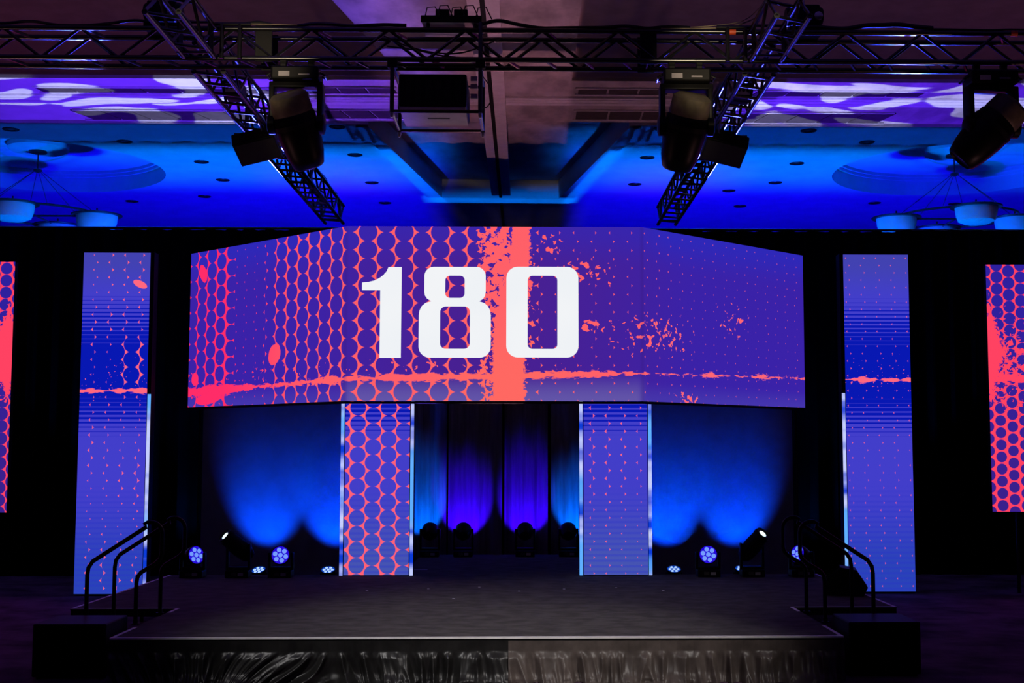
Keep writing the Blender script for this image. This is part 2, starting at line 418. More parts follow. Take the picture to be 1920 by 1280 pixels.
# chandeliers
def chandelier(cx, cy, label, a0):
    t = thing('chandelier', label, 'chandelier', (cx, cy, 6.6), group='ring chandeliers in the domes')
    MB().lathe([(0, 1.22), (.5, 1.22), (.56, 1.26), (.56, 1.36)], 40).build('ceiling_disc', 'plaster_dome', t, smooth=True)
    MB().lathe([(.05, 1.16), (.16, 1.18), (.16, 1.22)], 20).build('canopy', 'bronze_dark', t, smooth=True)
    MB().tube([(0, 0, 1.2), (0, 0, .86)], .014).build('rod', 'bronze_dark', t)
    MB().lathe([(.02, .80), (.08, .83), (.08, .86), (.02, .88)], 16).build('hub', 'bronze_dark', t, smooth=True)
    ringm = MB().tube([(1.15*math.cos(2*PI*k/48), 1.15*math.sin(2*PI*k/48), .0) for k in range(49)], .022, 8, False)
    ringm.build('ring', 'bronze_dark', t, smooth=True)
    for k in range(6):
        a = a0+PI/6+k*PI/3
        MB().tube([(.05*math.cos(a), .05*math.sin(a), .84), (1.15*math.cos(a), 1.15*math.sin(a), 0)], .006, 6).build('cable', 'bronze_dark', t)
    for k in range(4):
        a = a0+k*PI/2; x, y = 1.15*math.cos(a), 1.15*math.sin(a)
        MB().tube([(0, 0, -.03), (x, y, -.03)], .018).build('arm', 'bronze_dark', t)
        b = MB().lathe([(0, -.34), (.22, -.33), (.33, -.28), (.37, -.16), (.385, -.03), (.37, -.03), (.35, -.15), (0, -.30)], 32).build('bowl_shade', 'bowl_glass', t, (x, y, 0), smooth=True)
        MB().lathe([(.37, -.035), (.46, -.03), (.47, -.01), (.45, .0), (.37, -.01), (.37, -.035)], 32, cap=False).build('rim', 'bronze_dark', b, smooth=True)
        MB().tube([(0, 0, -.3), (0, 0, .12)], .016).build('stem', 'bronze_dark', b)
    return t
chandelier(-8.9, 24.75, 'hanging chandelier with bowl shades under the left ceiling dome', -PI/2)
chandelier(8.72, 24.75, 'hanging chandelier with bowl shades under the right ceiling dome', -PI/2)

# ------------------------------------------------------------------ drapes
def drape_mesh(x0, x1, z0, z1, amp, period, seed, nz=2, gather=0.0):
    m = MB(); nx = max(24, int((x1-x0)/period*10)); v = []; f = []
    for j in range(nz+1):
        for i in range(nx+1):
            x = x0+(x1-x0)*i/nx
            ph = x/period*2*PI + 1.4*mnoise.noise(Vector((x*.9, seed, 0)))*2
            y = amp*(math.sin(ph) + .45*math.sin(2.3*ph+seed) ) * (1+gather*mnoise.noise(Vector((x, seed+4, j*.3))))
            v.append((x, y, z0+(z1-z0)*j/nz))
    for j in range(nz):
        for i in range(nx):
            a = j*(nx+1)+i; f.append((a, a+1, a+nx+2, a+nx+1))
    # back faces give the cloth thickness
    n = len(v)
    m.add(v, f); m.add([(x, y+.012, z) for x, y, z in v], [q[::-1] for q in f])
    return m
k = 0
for i in range(8):
    x0 = -14+i*3.5
    o = drape_mesh(x0, x0+3.5, .0, 5.95 - .015*(i % 3), .05, .42, i*3.1, 2).build('black_drape', 'black_velvet', None, (0, 22.45, 0), smooth=True)
    tag(o, 'tall black masking drape hanging behind the stage set', 'drape', 'black backdrop drapes')
# rear truss that carries the drapes
m = MB().tube([(-13.9, 22.6, 5.97), (13.9, 22.6, 5.97)], .024)
tag(m.build('drape_pipe', 'truss_black'), 'long black pipe along the top of the backdrop drapes', 'pipe')

for s, lab in ((-1, 'flat fabric backdrop left of stage, washed blue by two uplights'), (1, 'flat fabric backdrop right of stage, washed blue by two uplights')):
    xa, xb = (-4.75, -1.95) if s < 0 else (1.95, 4.74)
    o = drape_mesh(xa, xb, .02, 3.6, .004, .8, 2+s, 2).build('fabric_backdrop', 'scrim', None, (0, 21.1, 0), smooth=True)
    tag(o, lab, 'backdrop')
    e = MB().tube([(s*4.80, 21.1, 0), (s*4.80, 21.1, 3.62)], .02).build('backdrop_pole', 'truss_black')
    tag(e, 'slim upright pole at the outer edge of the %s fabric backdrop' % ('left' if s < 0 else 'right'), 'pole')
cl = ['leftmost centre curtain panel, lit pale blue beside the patterned pillar', 'second centre curtain panel from the left, lit violet blue',
      'third centre curtain panel from the left, lit violet blue', 'rightmost centre curtain panel, lit pale blue beside the purple pillar']
for i, (xa, xb) in enumerate(((-1.95, -.90), (-.87, .03), (.07, .80), (.85, 1.95))):
    yy = 22.12 - (.10 if i in (1, 3) else 0)
    o = drape_mesh(xa, xb, .02, 3.6, .022, .30, 11+i*5, 3, .6).build('pleated_curtain', 'curtain_grey', None, (0, yy, 0), smooth=True)
    tag(o, cl[i], 'curtain')

# ------------------------------------------------------------------ stage
st = thing('stage', 'low black carpeted stage with white taped edges', 'stage', (0, 12.0, 0))
SX, WX, YF, YN, YB = 3.33, 4.46, 12.05, 14.3, 18.2
out = [(-SX, YF), (SX, YF), (SX, YN), (WX, YN), (WX, YB), (1.28, YB), (1.28, 21.75), (-1.28, 21.75), (-1.28, YB), (-WX, YB), (-WX, YN), (-SX, YN)]
sh = lambda pts: [(x, y-12.0) for x, y in pts]
MB().prism(sh(out), .385, .40).build('carpet', 'carpet_stage', st)
MB().prism(sh([(x*.9985, y+(.004 if y < 13 else 0)) for x, y in out]), .315, .384).build('deck_frame', 'black_paint', st)
tp = .034
def tape(x0, y0, x1, y1):
    MB().b(x0, x1, y0-12, y1-12, .4003, .4022).build('edge_tape', 'white_tape', st)
tape(-SX, YF, SX, YF+.035)
MB().b(-SX, SX, YF-12-.005, YF-12-.0005, .386, .4022).build('edge_tape', 'white_tape', st)
for s in (-1, 1):
    tape(*sorted((s*SX, s*(SX-tp)))[:1], YF+.035, *sorted((s*SX, s*(SX-tp)))[1:], 12.80)
    tape(*sorted((s*SX, s*(SX-tp)))[:1], 13.95, *sorted((s*SX, s*(SX-tp)))[1:], YN+.03)
    tape(*sorted((s*SX, s*WX))[:1], YN, *sorted((s*SX, s*WX))[1:], YN+.035)
    tape(*sorted((s*WX, s*(WX-tp)))[:1], YN+.035, *sorted((s*WX, s*(WX-tp)))[1:], YB)
    tape(*sorted((s*1.18, s*1.28))[:1], 18.95, *sorted((s*.98, s*1.28))[1:], 18.985)
for x in (-4.3, -2.2, 0, 2.2, 4.3):
    for y in (14.6, 16.4, 18.0):
        MB().tube([(x, y-12, .0), (x, y-12, .315)], .024).build('leg', 'truss_black', st)
for x, y in ((-.77, 16.3), (-.15, 16.5), (.35, 16.0), (.9, 16.25), (-1.5, 16.1), (1.55, 16.4), (2.1, 16.05), (-.4, 15.2)):
    MB().b(x-.014, x+.014, y-12-.01, y-12+.01, .4002, .4035).build('spike_mark', 'white_tape', st)

# stage skirts
def skirt(label, x0, x1, mat, seed):
    nx, nz = int((x1-x0)*130), 30; v = []; f = []
    H = .372
    N = lambda a, b, c: mnoise.noise(Vector((a, b, c)))
    for j in range(nz+1):
        t = j/nz; z = .004+(H-.004)*t
        q = max(0.0, (.74-t)/.74)
        for i in range(nx+1):
            x = x0+(x1-x0)*i/nx
            c = (x/.15+seed) % 1.0                       # sewn pleats of the heading
            y = -.010*(1-abs(2*c-1))**.5
            if q > 0:
                sl = N(x*.8, seed, 1)*2.2                # folds lean to and fro
                xs = x + sl*(H*.74-z)
                fold = 1-abs(N(xs*7.5, seed+3, z*1.2))*2.6
                fine = 1-abs(N(xs*15, seed+6, z*3.0))*2.4
                y = y*(1-min(1, q*6)) - min(1, q*5)*(.055*max(fold, -.3)*(.5+q) + .016*max(fine, -.3) + .012)
                y -= .045*max(0, q-.7)/.3*(.5+.5*abs(N(x*3, seed+8, 0))*2)
                y -= .02*max(0, q-.8)/.2*(1-abs(N(x*5, seed+9, z*24))*2.5)
            v.append((x, y, z))
    for j in range(nz):
        for i in range(nx):
            a = j*(nx+1)+i; f.append((a, a+1, a+nx+2, a+nx+1))
    m = MB(); m.add(v, f)
    o = m.build('stage_skirt', mat, None, (0, 12.035, 0))
    for p in o.data.polygons: p.use_smooth = True
    tag(o, label, 'stage skirt')
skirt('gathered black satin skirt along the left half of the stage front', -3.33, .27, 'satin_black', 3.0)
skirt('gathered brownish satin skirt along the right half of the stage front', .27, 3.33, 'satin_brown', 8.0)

# side steps, boxes, handrails
for s, side in ((-1, 'left'), (1, 'right')):
    t = thing('step_unit', 'black carpeted step against the %s side of the stage' % side, 'steps', (s*3.72, 13.47, 0))
    MB().b(-.36, .36, -.5, .5, .16, .20, .005).build('tread', 'carpet_stage', t)
    for x in (-.33, .33):
        MB().b(x-.02, x+.02, -.48, .48, 0, .16).build('side_panel', 'black_paint', t)
    MB().b(-.36, .36, -.5, -.47, .196, .204).build('nosing_tape', 'white_tape', t)
    y0 = 12.25
    b = thing('equipment_box', 'plain black box on the floor at the %s front corner of the stage' % side, 'box', (s*3.765, y0+.34, 0))
    MB().b(-.335, .335, -.33, .33, .02, .50, .012).build('cabinet', 'black_paint', b)
    for sx in (-1, 1):
        for sy in (-1, 1):
            MB().lathe([(.03, 0), (.03, .02)], 12).build('foot', 'black_plastic', b, (sx*.28, sy*.28, 0))
    MB().b(-.31, .31, -.334, -.328, .05, .47).build('front_grille', 'black_velvet', b)
    for yy, wh in ((13.0, 'nearer the audience'), (13.86, 'nearer the screens')):
        h = thing('handrail', 'curved black tube handrail at the %s stage steps, %s' % (side, wh), 'handrail', (s*3.5, yy, .0))
        P = [(.36, .20), (.36, .88), (.35, .95), (.31, 1.01)]
        P += [(-.20, 1.34)]
        for k in range(9):
            a = R(58) + R(122)*k/8
            P.append((-.245+.115*math.cos(a), 1.275+.115*math.sin(a)))
        P += [(-.36, 1.20), (-.36, 1.08), (-.345, 1.03), (-.30, .985), (-.16, .90), (-.13, .86), (-.12, .80), (-.12, .41)]
        MB().tube([(s*x, 0, z) for x, z in P], .021, 10).build('rail_tube', 'black_plastic', h, smooth=True)
        for x, z in ((.36, .201), (-.12, .402)):
            MB().lathe([(.04, 0), (.04, .01), (.026, .014), (.024, .05)], 16).build('floor_flange', 'black_plastic', h, (s*x, 0, z), smooth=True)

# angular floor monitor on the right deck
t = thing('floor_monitor', 'black angular floor monitor speaker on the right stage deck behind the handrails', 'speaker', (4.22, 15.6, .4), (0, 0, R(-12)))
pr = [(-.22, 0), (.20, 0), (.25, .10), (.12, .30), (-.06, .33), (-.25, .16)]
mm = MB(); n = len(pr)
mm.add([(x, -.2, z) for x, z in pr]+[(x, .2, z) for x, z in pr], [tuple(range(n)), tuple(range(n, 2*n))[::-1]]+[(i, (i+1) % n, n+(i+1) % n, n+i) for i in range(n)])
mm.build('cabinet', 'black_paint', t)
MB().add([(-.23, -.17, .175), (-.07, -.17, .325), (-.07, .17, .325), (-.23, .17, .175)], [(0, 1, 2, 3)]).build('grille', 'black_velvet', t, (-.006, 0, .006))
MB().tube([(.15, -.205, .12), (.15, -.225, .12), (.08, -.225, .2), (.08, -.205, .2)], .008, 6).build('carry_handle', 'black_plastic', t)

# ------------------------------------------------------------------ LED screens
def screen_material(name, kind, u0=0.0, z0=0.0, P=.244, Q=.24, seed=0.0):
    m = bpy.data.materials.new(name); m.use_nodes = True; nt = m.node_tree; nt.nodes.clear()
    e = nt.nodes.new('ShaderNodeEmission'); o = nt.nodes.new('ShaderNodeOutputMaterial'); nt.links.new(e.outputs[0], o.inputs[0])
    lx, ly, lz = xyz(nt)
    u = lx+u0; v = lz+z0
    def lattice(sx, sz):
        fx = ((u/(2*P)+sx).fract()-.5)*(2*P); fz = ((v/Q+sz).fract()-.5)*Q
        return (fx*fx+fz*fz).sqrt()
    ds = lattice(.0, .0).min(lattice(.5, .5))
    RC = (P*P+Q*Q/4)*Q/(4*.5*P*Q)          # circumradius: dots vanish here
    big = noise(nt, vec(nt, u, v*.35, seed), .9, 0)
    f1 = noise(nt, vec(nt, u, v, seed+1), 11.0, 2, .55, .6)
    f2 = noise(nt, vec(nt, u, v*1.3, seed+2), 24.0, 1.5, .5, .4)
    f3 = noise(nt, vec(nt, u*.5, v*1.8, seed+3), 16.0, 3, .6)
    lo = noise(nt, vec(nt, u, 0.0, seed+4), 1.6, 2)
    if kind == 'banner':
        r = u.ss(-5.62, -4.5, .83, .745)
        r = r + u.ss(-4.66, -4.5, 0, .215) - u.ss(-4.0, -3.3, 0, .135) + u.ss(.25, .75, 0, .125) + u.ss(.8, 4.2, 0, .025)
        r = r + (big-.5)*u.ss(.4, -.1)*.10
        r = (r*RC).min(RC*.972)
        mask = (ds-r).ss(-.004, .004)
        hv = u*.02+.335
        th = lo.ss(.35, .7, .0, .045) + u.ss(2.2, .5, 0, .02) + u.ss(-4.4, -5.0, 0, .04)
        hor = ((v-hv).abs() + (f3-.5)*.14 - th).ss(.006, -.006)
        wv = v.ss(2.3, .8, .10, .20)
        ver = ((u-v.ss(.6, 2.2, .20, .37)).abs() + (f1-.5)*.22 - wv*1.05).ss(.008, -.008)
        near = ((u-.12).abs()).ss(.75, .05)*v.ss(.1, 1.6, .72, 1.0)
        near2 = ((v-.45).abs()).ss(.34, .05)*(.62)*u.ss(1.9, .9, .45, 1.0)
        def puff(cu, cv, ru, rv, k):
            a = (u-cu)/ru; b = (v-cv)/rv
            return (a*a+b*b).sqrt().ss(1.15, .1)*k
        cloud = puff(2.25, .92, 1.6, .55, 0.94).max(puff(1.25, 1.75, .75, .42, 0.94)).max(puff(1.3, 1.02, .5, .22, 1.04)).max(puff(.75, 2.1, .5, .4, 0.94)).max(puff(3.9, 1.2, .8, .5, 0.80))
        cloud = cloud.max(puff(2.9, .08, .9, .14, 0.94))
        leftc = u.ss(-4.4, -4.9)*v.ss(1.5, .3)*.62
        pw = near.max(near2).max(cloud).max(leftc)
        spl = (f1 - (pw*-.36+.895)).ss(-.008, .008)*pw.ss(.02, .1)
        spl2 = (f1 - (near*-.40+.82)).ss(-.01, .01)*near.ss(.15, .3)
        neg = ((f2-.60).ss(-.01, .01))*near.ss(.3, .7)*((u-.28).abs()).ss(.10, .2)   # dark holes in the halftone
        mask = mask*(1.0-neg)
        # a few big drops
        def blob(bu, bv, ru, rv, rot=0.0):
            c, s = math.cos(rot), math.sin(rot)
            a = ((u-bu)*c+(v-bv)*s)/ru; b = ((v-bv)*c-(u-bu)*s)/rv
            return ((a*a+b*b).sqrt() + (f1-.5)*.25).ss(1.03, .97)
        bl = blob(-5.36, 2.02, .15, .085, -1.1).max(blob(-3.55, .70, .16, .13, .9)).max(blob(-5.15, .12, .34, .085, .1)).max(blob(-5.52, .42, .09, .10))
        mask = mask.max(hor).max(ver).max(spl).max(spl2).max(bl).clamp()
        ua = u.abs()
        bg = mix(nt, ua.ss(.2, 3.4), lin(72, 32, 146), lin(58, 34, 168))
        bg = mix(nt, v.ss(1.75, 2.36)*ua.ss(1.8, 2.6, .55, 1.0), bg, lin(46, 40, 184))
        bg = mix(nt, v.ss(.42, .0)*ua.ss(2.1, 1.9), bg, lin(98, 84, 168))
        bg = mix(nt, v.ss(.3, .0)*ua.ss(1.9, 2.1)*.6, bg, lin(74, 62, 176))
        fg = mix(nt, u.ss(-5.0, -2.1), lin(255, 44, 104), lin(255, 96, 104))
        fg = mix(nt, (u-.1).abs().ss(1.4, .2)*v.ss(1.6, .3), fg, lin(255, 104, 98))
        fg = mix(nt, u.ss(1.6, 2.6), fg, lin(255, 104, 116))
        seam = ((ua-2.0).abs()).ss(.05, .0)*.25
        c = mix(nt, mask, bg, fg)
        c = mix(nt, seam, c, lin(50, 22, 110))
    elif kind in ('dots', 'pillar_dots', 'rings'):
        if kind == 'rings':
            r = (big-.5)*.20+.80 + v.ss(.4, 2.0, 0, .035) + u.ss(0, -.48, 0, -.03)
        elif kind == 'dots':
            r = (noise(nt, vec(nt, u, v, seed+1), 1.3, 0)-.5)*.12 + .945
            r = r - ((u-.28).abs().ss(.3, .1)*(v-3.4).abs().ss(.45, .2))*.10*(1 if seed < 5 else 0)
            r = r if seed < 5 else (r*.15+.82)
        else:
            r = v.ss(1.2, 1.9, .955, .925) + (big-.5)*.03 + u.ss(-.2, .5, 0, .03)
        r = (r*RC).min(RC*(.972 if seed < 5 else .978))
        mask = (ds-r).ss(-.004, .004)
        hz = 2.98 if seed < 5 else 3.16
        th = noise(nt, vec(nt, u, 0.0, seed), 4.0, 2).ss(.3, .7, .0, .05)
        hor = ((v-hz).abs() + (f3-.5)*.09 - th).ss(.006, -.006)
        pw = ((v-3.2).abs()).ss(.9, .05)*.42
        spl = (f2 - (pw*-.40+.88)).ss(-.008, .008)
        mask = mask.max(spl)
        if kind != 'rings': mask = mask.max(hor)
        mask = mask.clamp()
        if kind == 'dots' and seed < 5:
            a = ((u-.32)*.9+(v-4.56)*-.42)/.11; b = ((v-4.56)*.9+(u-.32)*.42)/.05
            mask = mask.max((a*a+b*b).sqrt().ss(1.03, .97))
        duty = v.ss(4.55, 3.55)*v.ss(2.20, 2.95)
        st_ = ((v/.0625).fract()-duty).ss(.12, -.12)*duty.ss(.02, .12)
        st_ = st_.max(duty.ss(.93, .99))
        faint = ((v/.075).fract()-.5).abs().ss(.2, .4)*v.ss(1.7, 1.2)*.35
        bg = mix(nt, v.ss(.3, 1.6), lin(42, 66, 184), lin(66, 62, 202))
        bg = mix(nt, v.ss(4.3, 5.0), bg, lin(66, 66, 176))
        if kind != 'dots': bg = mix(nt, v.ss(1.7, .5), lin(66, 62, 200), lin(70, 84, 178))
        bg = mix(nt, st_, bg, lin(8, 24, 178))
        bg = mix(nt, faint, bg, lin(40, 50, 196))
        fg = lin(255, 104, 128) if kind != 'rings' else lin(255, 98, 118)
        c = mix(nt, mask, bg, fg)
    else:  # outer screens
        r = (big-.5)*.35+.76 + u.ss(.45, 1.4, 0, .1)
        r = (r*RC).min(RC*.95)
        mask = (ds-r).ss(-.004, .004)
        pw = (v-2.2).abs().ss(1.4, .1)*.85
        spl = (f1-(pw*-.36+.84)).ss(-.01, .01)
        neg = (f2-.62).ss(-.01, .01)*pw.ss(.3, .6)
        hor = ((v-1.98).abs()+(f3-.5)*.2-.06).ss(.006, -.006)
        edge = ((u-.05).abs()+(f1-.5)*.3+(v-2.4).abs()*.28-.2).ss(.01, -.01)
        mask = (mask*(1.0-neg)).max(spl).max(hor).max(edge).clamp()
        bg = mix(nt, v.ss(0, 3.6), lin(58, 32, 140), lin(46, 32, 158))
        c = mix(nt, mask, bg, lin(255, 66, 98))
    nt.links.new(c, e.inputs[0])
    return m

def quad(w_, h_):  # local x 0..w centred, z 0..h, facing -y
    return MB().add([(-w_/2, 0, 0), (w_/2, 0, 0), (w_/2, 0, h_), (-w_/2, 0, h_)], [(0, 1, 2, 3)])

# overhead banner
ban = thing('screen_banner', 'wide overhead video banner in three panels with purple and coral dot pattern', 'video screen', (0, 17.5, 2.76))
BH = 2.36
WL = math.hypot(2.72, 2.5); WA = math.atan2(2.5, 2.72)
def panel(parent, name_b, name_s, w_, h_, matl, loc, rz, depth=.10):
    c = MB().b(-w_/2, w_/2, .003, depth, 0, h_, .004).build(name_b, 'black_paint', parent, loc, (0, 0, rz))
    s_ = quad(w_, h_).build(name_s, matl, parent, (loc[0]+math.sin(rz)*.0, loc[1], loc[2]), (0, 0, rz))
    return s_
cs = panel(ban, 'cabinet', 'screen', 4.0, BH, screen_material('banner_screen_centre', 'banner'), (0, 0, 0), 0)
lw = panel(ban, 'cabinet', 'screen', WL, BH, screen_material('banner_screen_left', 'banner', -2-WL/2), (-2-1.36, 1.25, 0), -WA)
lw.rotation_euler.z = -WA
rw = panel(ban, 'cabinet', 'screen', WL, BH, screen_material('banner_screen_right', 'banner', 2+WL/2), (2+1.36, 1.25, 0), WA)
for o in ban.children:      # wings sweep back from the centre
    pass
cs['label'] = 'centre panel showing the number 180'
# rim light rail along the lower edge and rear frame
m = MB().tube([(-4.7, 2.5, -.02), (-2.0, .03, -.02), (2.0, .03, -.02), (4.7, 2.5, -.02)], .016)
m.build('lower_rail', 'black_paint', ban)
def dz(pts): return [(-1.78+(cx-68)*.002084, 4.57-(cy-316)*.002084-2.76) for cx, cy in pts]
def rrect(x0, x1, y0, y1, r):
    p = []
    for (cx, cy, a0) in ((x1-r, y0+r, -90), (x1-r, y1-r, 0), (x0+r, y1-r, 90), (x0+r, y0+r, 180)):
        for k in range(9):
            a = R(a0+90*k/8); p.append((cx+r*math.cos(a), cy+r*math.sin(a)))
    return p
def arc(cx, cy, r, a0, a1, n=8):
    return [(cx+r*math.cos(R(a0+(a1-a0)*k/n)), cy+r*math.sin(R(a0+(a1-a0)*k/n))) for k in range(n+1)]
one = [(68, 420), (68, 470), (185, 470), (185, 907), (322, 907), (322, 318), (237, 318), (226, 345), (205, 370), (178, 391), (145, 407), (108, 416)]
eight = arc(806, 376, 60, -90, 0)+[(866, 478), (862, 503), (850, 524), (825, 540), (858, 551), (882, 573), (895, 600), (900, 632)] \
    + arc(828, 833, 72, 0, 90)+arc(507, 833, 72, 90, 180)+[(435, 632), (440, 600), (453, 573), (478, 551), (515, 540), (488, 524), (474, 503), (470, 478)]+arc(530, 376, 60, 180, 270)
def digit(loops):
    loops = [dz(l) for l in loops]
    flat = [Vector((x, z, 0)) for l in loops for x, z in l]
    tri = tessellate_polygon([[Vector((x, z, 0)) for x, z in l] for l in loops])
    m = MB(); n = len(flat)
    m.add([(p.x, -.004, p.y) for p in flat]+[(p.x, -.001, p.y) for p in flat], [tuple(t) for t in tri])
    o = 0
    for l in loops:
        L = len(l); m.f += [(o+i, o+(i+1) % L, n+o+(i+1) % L, n+o+i) for i in range(L)]; o += L
    return m
digit([one]).build('digit', 'digit_white', cs)['label'] = 'white numeral 1'
digit([eight, rrect(605, 730, 373, 518, 30), rrect(573, 765, 574, 848, 36)]).build('digit', 'digit_white', cs)['label'] = 'white numeral 8'
digit([rrect(1000, 1466, 314, 903, 74), rrect(1138, 1330, 372, 848, 30)]).build('digit', 'digit_white', cs)['label'] = 'white numeral 0'

# pillars under the banner
def column(name, label, x0, x1, y, z0, z1, mat, strips, seed, zs=None, u_shift=0.0):
    t = thing(name, label, 'video screen', ((x0+x1)/2, y, z0))
    W = x1-x0; sw = .045
    a = -W/2+(sw+.012 if -1 in strips else 0); b = W/2-(sw+.012 if 1 in strips else 0)
    MB().b(-W/2, W/2, .004, .22, 0, z1-z0, .005).build('cabinet', 'black_paint', t)
    MB().add([(a, 0, .01), (b, 0, .01), (b, 0, z1-z0-.01), (a, 0, z1-z0-.01)], [(0, 1, 2, 3)]).build('screen', mat, t)
    for s in strips:
        xs = s*(W/2-sw/2)
        MB().b(xs-sw/2, xs+sw/2, -.012, .003, 0.005, (zs or z1)-z0).build('light_strip', strip_mat('light_strip_%s_%d' % (name, int(seed*10+s)), seed+s), t)
    return t
column('screen_pillar', 'video pillar with coral rings pattern under the banner, left of the curtains', -2.11, -1.11, 18.03, .4, 3.1,
       screen_material('pillar_rings', 'rings', .06, .4, .211, .215, 1.0), (-1, 1), 1.3)
column('screen_pillar', 'purple video pillar with tiny dots under the banner, right of the curtains', 1.165, 2.16, 18.03, .4, 3.1,
       screen_material('pillar_dots', 'pillar_dots', .0, .4, .216, .215, 2.0), (-1, 1), 4.1)
column('screen_column', 'tall blue video column with pink dots standing left of the stage', -6.13, -5.09, 19.32, .02, 5.04,
       screen_material('column_left', 'dots', 0, .02, .227, .222, 3.0), (1,), 7.7, 2.93)
column('screen_column', 'tall blue video column with tiny pink dots standing right of the stage', 5.15, 6.19, 19.42, .02, 5.06,
       screen_material('column_right', 'dots', .06, .02, .227, .222, 7.0), (-1,), 9.2, 2.96)
for s, x, lab in ((-1, -7.17, 'large coral dotted video screen cut off by the left edge of the view'), (1, 7.36, 'large coral dotted video screen cut off by the right edge of the view')):
    W = 5.6
    t = thing('side_screen', lab, 'video screen', (x+s*W/2, 19.4, 0))
    MB().b(-W/2, W/2, .004, .12, 1.2, 4.9, .004).build('cabinet', 'black_paint', t)
    quad(W, 3.7).build('screen', screen_material('side_screen_%d' % s, 'outer', (W/2 if s > 0 else -W/2+.1)+.02, 0, .18, .18, 5.0+s), t, (0, 0, 1.2))
    for xx in (-W/2+.4, W/2-.4):
        MB().tube([(xx, .09, 0), (xx, .09, 1.22)], .03).build('stand_leg', 'truss_black', t)

# ------------------------------------------------------------------ trusses
def brace_mesh(d, r=.017):
    return MB().tube([(0, 0, 0), d], r, 6).mesh('brace', 'truss_black', True)
def truss(label, axis, start, length, S=.305, step=.385, plates=()):
    t = thing('box_truss', label, 'truss', start)
    ax = Vector((1, 0, 0)) if axis == 'X' else Vector((0, 1, 0)); wd = Vector((0, 1, 0)) if axis == 'X' else Vector((1, 0, 0)); up = Vector((0, 0, 1))
    ch = MB().tube([(0, 0, 0), ax*length], .028, 10).mesh('chord', 'truss_black', True)
    for a in (0, 1):
        for b in (0, 1): put('chord', ch, t, wd*S*a+up*S*b)
    n = int(length/step); step = length/n
    mu = brace_mesh(ax*step+up*S); md = brace_mesh(ax*step-up*S); mw = brace_mesh(ax*step*.35+wd*S)
    for k in range(n):
        p = ax*step*k
        for a in (0, 1):
            if k % 2 == 0: put('brace', mu, t, p+wd*S*a)
            else: put('brace', md, t, p+wd*S*a+up*S)
        put('cross_bar', mw, t, p+up*S*(k % 2)+ax*.03)
        if k % 2: put('cross_bar', mw, t, p+ax*.03)
    cr = MB().tube([(0, 0, 0), wd*S], .0145, 6).mesh('cross_bar', 'truss_black', True)
    for q in plates:
        for b in (0, 1): put('cross_bar', cr, t, ax*q+up*S*b)
        for a in (0, 1):
            c = ax*q+wd*(S*a)+up*S/2
            d = (.17, .02, S+.07) if axis == 'X' else (.02, .17, S+.07)
            MB().box(c, d, None, .004).build('joint_plate', 'black_paint', t)
    return t
truss('long black box truss across the hall in front of the stage', 'X', (-7.6, 13.0, 6.05), 15.2, plates=(.4, 5.36, 9.27, 14.6))
truss('black box truss running back above the left of the stage', 'Y', (-3.035, 13.36, 6.02), 9.0, plates=(2.6, 5.6, 8.6))
truss('black box truss running back above the right of the stage', 'Y', (2.715, 13.36, 6.02), 9.0, plates=(2.6, 5.6, 8.6))
truss('short stub of black truss in front of the long truss, left', 'Y', (-3.035, 11.6, 6.05), 1.35, plates=(1.2,))
truss('short stub of black truss in front of the long truss, right', 'Y', (2.715, 11.6, 6.05), 1.35, plates=(1.2,))

# corner gates, hoists
for s, side in ((-1, 'left'), (1, 'right')):
    x = s*2.875
    t = thing('corner_frame', 'upright bars bracing the %s truss junction' % side, 'truss frame', (x-s*.31, 12.955, 6.03))
    for dx in (-.09, .09):
        MB().tube([(dx, 0, .0), (dx, 0, .36)], .022).build('upright', 'truss_black', t)
    MB().tube([(-.2, 0, .36), (.2, 0, .36)], .02).build('cross_bar', 'truss_black', t)
    h = thing('chain_hoist', 'black chain hoist above the %s truss junction' % side, 'hoist', (s*3.3, 13.15, 6.40))
    MB().b(-.15, .15, -.11, .11, .05, .27, .02).build('body', 'black_plastic', h)
    MB().lathe([(0, -.19), (.085, -.19), (.10, -.17), (.10, .17), (.085, .19), (0, .19)], 20, Matrix.Translation((0, 0, .17)) @ Matrix.Rotation(PI/2, 4, 'Y')).build('motor', 'black_plastic', h, smooth=True)
    MB().tube([(0, 0, .27), (0, 0, 1.15)], .012, 6).build('chain', 'steel', h)
    MB().b(-.17, .17, -.13, .13, -.035, .03, .008).build('bracket', 'black_paint', h)
    MB().lathe([(.03, 0), (.045, .01), (.045, .03), (.03, .04)], 14, Matrix.Translation((.12, -.13, .13)) @ Matrix.Rotation(PI/2, 4, 'X')).build('chain_guide', 'steel', h, smooth=True)

